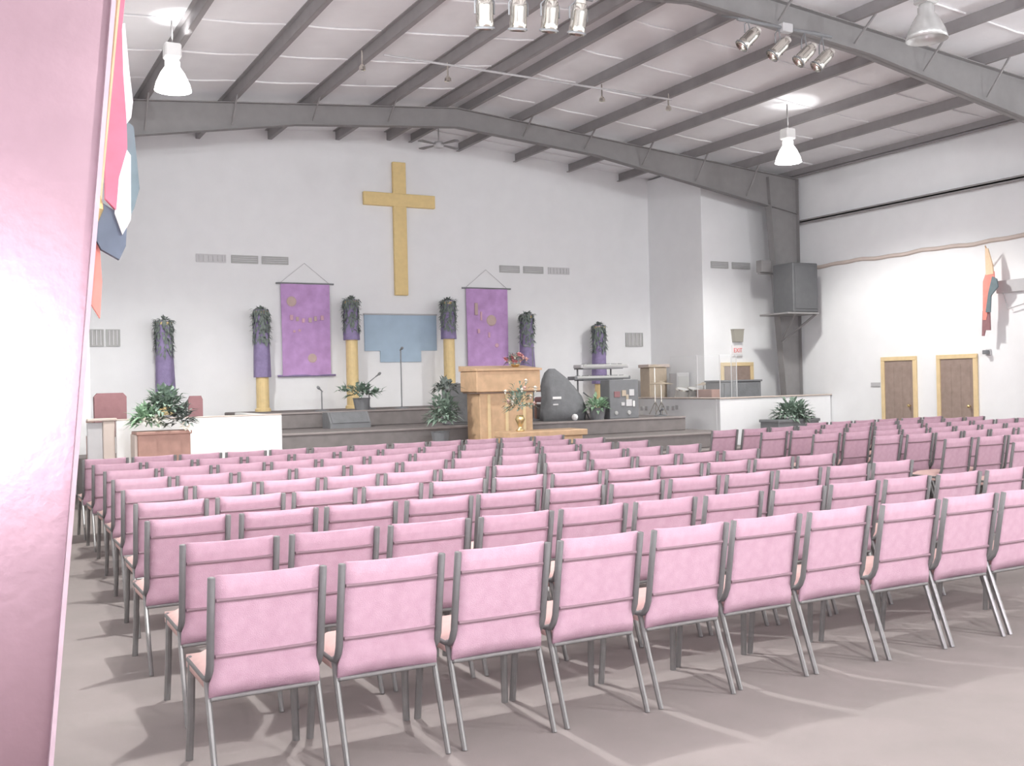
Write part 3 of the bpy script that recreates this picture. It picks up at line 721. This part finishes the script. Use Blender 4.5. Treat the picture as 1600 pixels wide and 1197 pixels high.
drum('tom_drum', 'small tom drum, left one above the bass drum', 15.06, 19.45, 1.24, .15, .2, (0,-.3,1), 'chrome_dark')
drum('tom_drum', 'small tom drum, right one above the bass drum', 15.40, 19.45, 1.24, .15, .2, (0,-.3,1), 'chrome_dark')
drum('snare_drum', 'shallow chrome snare drum at the left of the kit', 15.0, 18.98, 1.10, .15, .14, (0,0,1), 'chrome')
def cymbal(x, y, z, r, label):
    t = thing('cymbal_stand', label, 'cymbal', (x, y, .50 if x > 14.7 else .89), 0, 'cymbals')
    h = z-t.location.z
    obj('cymbal', MB().lathe([(r,h-.03),(r*.35,h),(.05,h+.02),(.01,h+.035),(.01,h+.02),(r*.35,h-.008),(r,h-.036)], n=20, closed=False), 'amp_beige', t, smooth=True)
    obj('pole', MB().tube([(0,0,.25),(0,0,h+.04)], .012, 6), 'chrome', t)
    for a in (0, 2.1, 4.2): obj('leg', MB().tube([(0,0,.28),(math.cos(a)*.15,math.sin(a)*.15,0)], .010, 5), 'chrome', t)
cymbal(13.9, 18.9, 1.98, .26, 'high thin cymbal left of the beige amplifier')
cymbal(13.85, 18.6, 1.60, .28, 'lower cymbal left of the beige amplifier')
cymbal(15.40, 19.05, 1.55, .20, 'small cymbal above the drums behind the low wall')
t = thing('amplifier', 'beige cabinet standing tall behind the drum kit', 'amplifier', (15.02, 20.5, .50))
obj('cabinet', MB().cbox(-.24, .28, -.2, .2, 0, 1.46, .015), 'amp_beige', t); obj('grille', MB().cbox(-.20, .24, -.215, -.2, .10, 1.15, .006), 'amp_beige', t); obj('top', MB().cbox(-.28, .36, -.22, .22, 1.46, 1.54, .01), 'beige', t)
t = thing('amplifier', 'grey amplifier cabinet behind the drum kit, right of the beige one', 'amplifier', (15.30, 19.9, .50))
obj('cabinet', MB().cbox(-.13, .25, -.16, .16, 0, 1.32, .015), 'grey', t); obj('grille', MB().cbox(-.10, .22, -.175, -.16, .10, 1.25, .006), 'vent', t)
t = thing('drum_shield', 'clear acrylic drum shield panels standing around the drum kit', 'shield', (14.95, 18.05, .50))
prev = None
for i, (a, b) in enumerate((((-.18,1.4),(-.16,.45)), ((-.16,.43),(.10,-.02)), ((.12,-.03),(.55,-.06)), ((.57,-.05),(.60,.18)))):
    dx, dy = b[0]-a[0], b[1]-a[1]; L = math.hypot(dx, dy); nx, ny = -dy/L*.006, dx/L*.006
    pn = obj('panel', MB().prism([a, b, (b[0]+nx, b[1]+ny), (a[0]+nx, a[1]+ny)], .0, 1.70, 'z'), 'glass', t)
    obj('edge_strip', MB().tube([(b[0],b[1],0),(b[0],b[1],1.70)], .010, 6), 'vent_light', pn)

# ------------------------------------------------------------------ doors, signs and fixtures
def door_in_wall(n, x, ya, yb_, label_m='door'):            # on the right wall, facing -x
    t = bpy.data.objects.new('door_%d' % n, None); COL.objects.link(t); t.location = (x, (ya+yb_)/2, 0); t['kind'] = 'structure'
    hw = (yb_-ya)/2; e = .09
    obj('leaf', MB().cbox(-.03, -.005, -hw+e, hw-e, FZ, 2.05-e, .004), 'door', t)
    for k in range(3):
        y0_ = -hw+e+.05+k*(2*hw-2*e-.1)/3
        obj('leaf_panel', MB().cbox(-.038, -.03, y0_+.02, y0_+(2*hw-2*e-.1)/3-.02, .15, 1.85, .003), 'door', t)
    obj('jamb', MB().cbox(-.055, -.003, -hw, -hw+e, FZ, 2.05-e, .006), 'oak_trim', t); obj('jamb', MB().cbox(-.055, -.003, hw-e, hw, FZ, 2.05-e, .006), 'oak_trim', t)
    obj('lintel', MB().cbox(-.055, -.003, -hw, hw, 2.05-e, 2.05, .006), 'oak_trim', t)
    obj('handle', MB().lathe([(.012,0),(.012,.04),(.03,.05),(.03,.08),(.01,.09)], c=(-.03,-hw+e+.08,1.0), axis=(-1,0,0), n=10), 'brass', t)
WX = XR-.09
door_in_wall(1, WX, 15.06, 16.0); door_in_wall(2, WX, 13.59, 14.55)
t = bpy.data.objects.new('door_3', None); COL.objects.link(t); t.location = (16.58, VY, 0); t['kind'] = 'structure'
obj('leaf', MB().cbox(-.42, .40, -.03, -.003, FZ, 1.95, .004), 'door', t)
obj('jamb', MB().cbox(-.50, -.42, -.05, -.003, FZ, 1.95, .006), 'oak_trim', t); obj('jamb', MB().cbox(.40, .50, -.05, -.003, FZ, 1.95, .006), 'oak_trim', t)
obj('lintel', MB().cbox(-.50, .50, -.05, -.003, 1.95, 2.04, .006), 'oak_trim', t)
obj('leaf_panel', MB().cbox(-.30, .28, -.038, -.03, .2, 1.75, .003), 'door', t)
t = thing('exit_sign', 'small lit red exit sign above the far exit door', 'sign', (16.58, VY, 2.18))
obj('housing', MB().cbox(-.15, .15, -.06, 0, 0, .27, .008), 'signwhite', t)
cu = bpy.data.curves.new('exit_letters', 'FONT'); cu.body = 'EXIT'; cu.size = .15; cu.extrude = .004; cu.align_x = 'CENTER'; cu.align_y = 'CENTER'
tmp = bpy.data.objects.new('tmp_letters', cu); COL.objects.link(tmp); bpy.context.view_layer.update()
me = bpy.data.meshes.new_from_object(tmp); bpy.data.objects.remove(tmp)
for v in me.vertices: v.co = Vector((v.co.x*.85, -.064-v.co.z, v.co.y+.145))
obj('lettering', me, 'exitred', t)
obj('lower_plate', MB().cbox(-.14,.14,-.065,-.06,.005,.05,.002), 'vent_light', t)
t = thing('emergency_light', 'small grey brown wall fixture above the exit sign', 'wall fixture', (16.58, VY, 2.53))
obj('housing', MB().prism([(-.12,0),(.12,0),(.155,.30),(-.155,.30)], -.12, 0), 'sconce', t); obj('top_rim', MB().cbox(-.165,.165,-.13,0,.29,.31,.004), 'sconce', t)
t = thing('wall_speaker', 'small grey speaker box mounted left of the far frame column', 'speaker', (16.60, 18.25, 4.10))
obj('cabinet', MB().cbox(-.14, .16, -.1, .1, 0, .28, .01), 'steel', t); obj('bracket', MB().cbox(-.16, .45, -.03, .03, -.04, 0, .005), 'steel', t)
t = thing('hanging_speaker', 'big dark loudspeaker mounted on the far right frame column', 'speaker', (17.02, 17.62, 3.12))
obj('cabinet', MB().cbox(-.40, .36, -.30, .36, 0, 1.12, .02), 'speaker', t)
obj('grille', MB().cbox(-.34, .30, -.315, -.30, .08, 1.04, .006), 'speaker', t)
obj('shelf', MB().cbox(-.60, .36, -.32, .60, -.04, 0, .006), 'steel', t)
obj('strut', MB().tube([(.33, -.25, -.03), (.05, .55, -.62)], .03, 6), 'steel', t); obj('strut', MB().tube([(-.3, -.25, -.03), (.0, .55, -.62)], .02, 6), 'steel', t)
t = thing('door_sign', 'small dark wall plate left of the first right wall door', 'sign', (WX, 16.19, 1.41))
obj('plate', MB().cbox(-.015, 0, -.13, .13, 0, .09, .004), 'grey', t); obj('rim', MB().cbox(-.02, -.012, -.135, .135, -.006, .0, .002), 'black', t)
t = thing('wall_camera', 'small grey device on the wall right of the second door', 'wall fixture', (WX, 13.34, 2.0))
obj('mount', MB().cbox(-.04, 0, -.06, .06, 0, .13, .01), 'grey', t); obj('body', MB().cbox(-.16, -.04, -.04, .04, .03, .11, .01), 'black', t)
t = thing('wall_board', 'grey wall mounted board with wire frame beside the right flag', 'board', (WX, 12.6, 3.2))
obj('board', MB().cbox(-.08, -.04, -.50, .50, 0, .24, .01), 'grey', t)
obj('wire_frame', MB().tube([(-.06,.36,.0),(-.10,.24,-.32),(-.10,-.30,-.20)], .012, 5), 'grey', t)
obj('mount', MB().cbox(-.04, 0, -.2, .2, .05, .2, .006), 'grey', t)
# ------------------------------------------------------------------ flags
def cloth_poly(poly, d, th, axis, amp=.012, fr=28, org=(0,0)):
    mb = MB().prism([(a-org[0], b-org[1]) for a, b in poly], d, d+th, axis); return mb
def flag_part(name, poly, d, th, axis, m, parent, org):
    o = obj(name, cloth_poly(poly, d, th, axis, org=org), m, parent); return o
O = (.53, 2.3); t = thing('hanging_flag', 'red white and dark striped flag hanging beside the near left column', 'flag', (O[0], 4.15, O[1]))
red = [(.558,3.232),(.606,3.24),(.586,3.066),(.587,2.895),(.595,2.725),(.595,2.615),(.563,2.503),(.551,2.38),(.513,2.422),(.517,2.62),(.534,2.889)]
red = [(.60,3.62),(.64,3.62)]+red[1:]+[red[0]]
w1 = [(.582,3.09),(.599,3.097),(.611,2.922),(.622,2.801),(.614,2.739),(.597,2.713),(.587,2.871)]
d1 = [(.598,2.73),(.625,2.708),(.634,2.582),(.641,2.472),(.62,2.397),(.598,2.347),(.592,2.603)]
w2 = [(.593,2.615),(.608,2.592),(.603,2.347),(.572,2.289),(.546,2.368),(.558,2.502)]
d2 = [(.506,2.407),(.549,2.38),(.572,2.289),(.591,2.334),(.585,2.248),(.561,2.196),(.498,2.232),(.474,2.28),(.485,2.381)]
org_ = [(.476,2.275),(.495,2.232),(.50,2.112),(.49,1.974),(.451,2.043)]
flag_part('red_stripe', red, -.03, .03, 'y', 'red', t, O); flag_part('white_stripe', w1, -.015, .03, 'y', 'flagwhite', t, O)
flag_part('dark_stripe', d1, .0, .03, 'y', 'flagdark', t, O); flag_part('white_stripe', w2, -.025, .03, 'y', 'flagwhite', t, O)
flag_part('navy_fold', d2, -.01, .035, 'y', 'flagnavy', t, O); flag_part('orange_tail', org_, .01, .03, 'y', 'flagorange', t, O)
obj('pole', MB().tube([(.484-O[0],-.05,2.36-O[1]),(.62-O[0],-.05,3.62-O[1])], .009, 6), 'oak', t)
obj('finial', MB().lathe([(.005,-.05),(.016,-.02),(.020,0),(.012,.025),(.004,.05)], c=(.483-O[0],-.06,2.375-O[1]), axis=(-.1,0,-1), n=10), 'brass', t)
obj('bracket', MB().tube([(.484-O[0],-.05,2.50-O[1]),(.36-O[0],-.36,2.50-O[1])], .012, 6), 'steel', t)
O = (13.1, 3.2); t = thing('hanging_flag', 'gold red and green flag hanging on the right wall above the second door', 'flag', (17.6, O[0], O[1]))
for nm, pl, mm, d in (('gold_stripe', [(13.15,4.075),(13.094,4.068),(13.004,3.761),(12.981,3.562),(13.149,3.554)], 'flaggold', 0),
                      ('red_stripe', [(13.148,3.604),(12.98,3.611),(12.971,3.413),(13.077,3.053),(13.17,2.688),(13.241,2.692),(13.222,3.437)], 'flagorange', .01),
                      ('green_stripe', [(12.996,3.514),(12.901,3.455),(12.877,3.306),(13.033,3.148),(13.055,2.829),(13.153,2.836),(13.087,3.202)], 'flagdark', -.02),
                      ('lower_fold', [(13.251,2.867),(13.096,2.832),(13.091,2.485),(13.203,2.491),(13.234,2.381),(13.277,2.383)], 'maroon', .02)):
    flag_part(nm, pl, d, .03, 'x', mm, t, O)
obj('pole', MB().tube([(.30,.10,.55),(-.02,.03,.92)], .012, 6), 'oak', t)
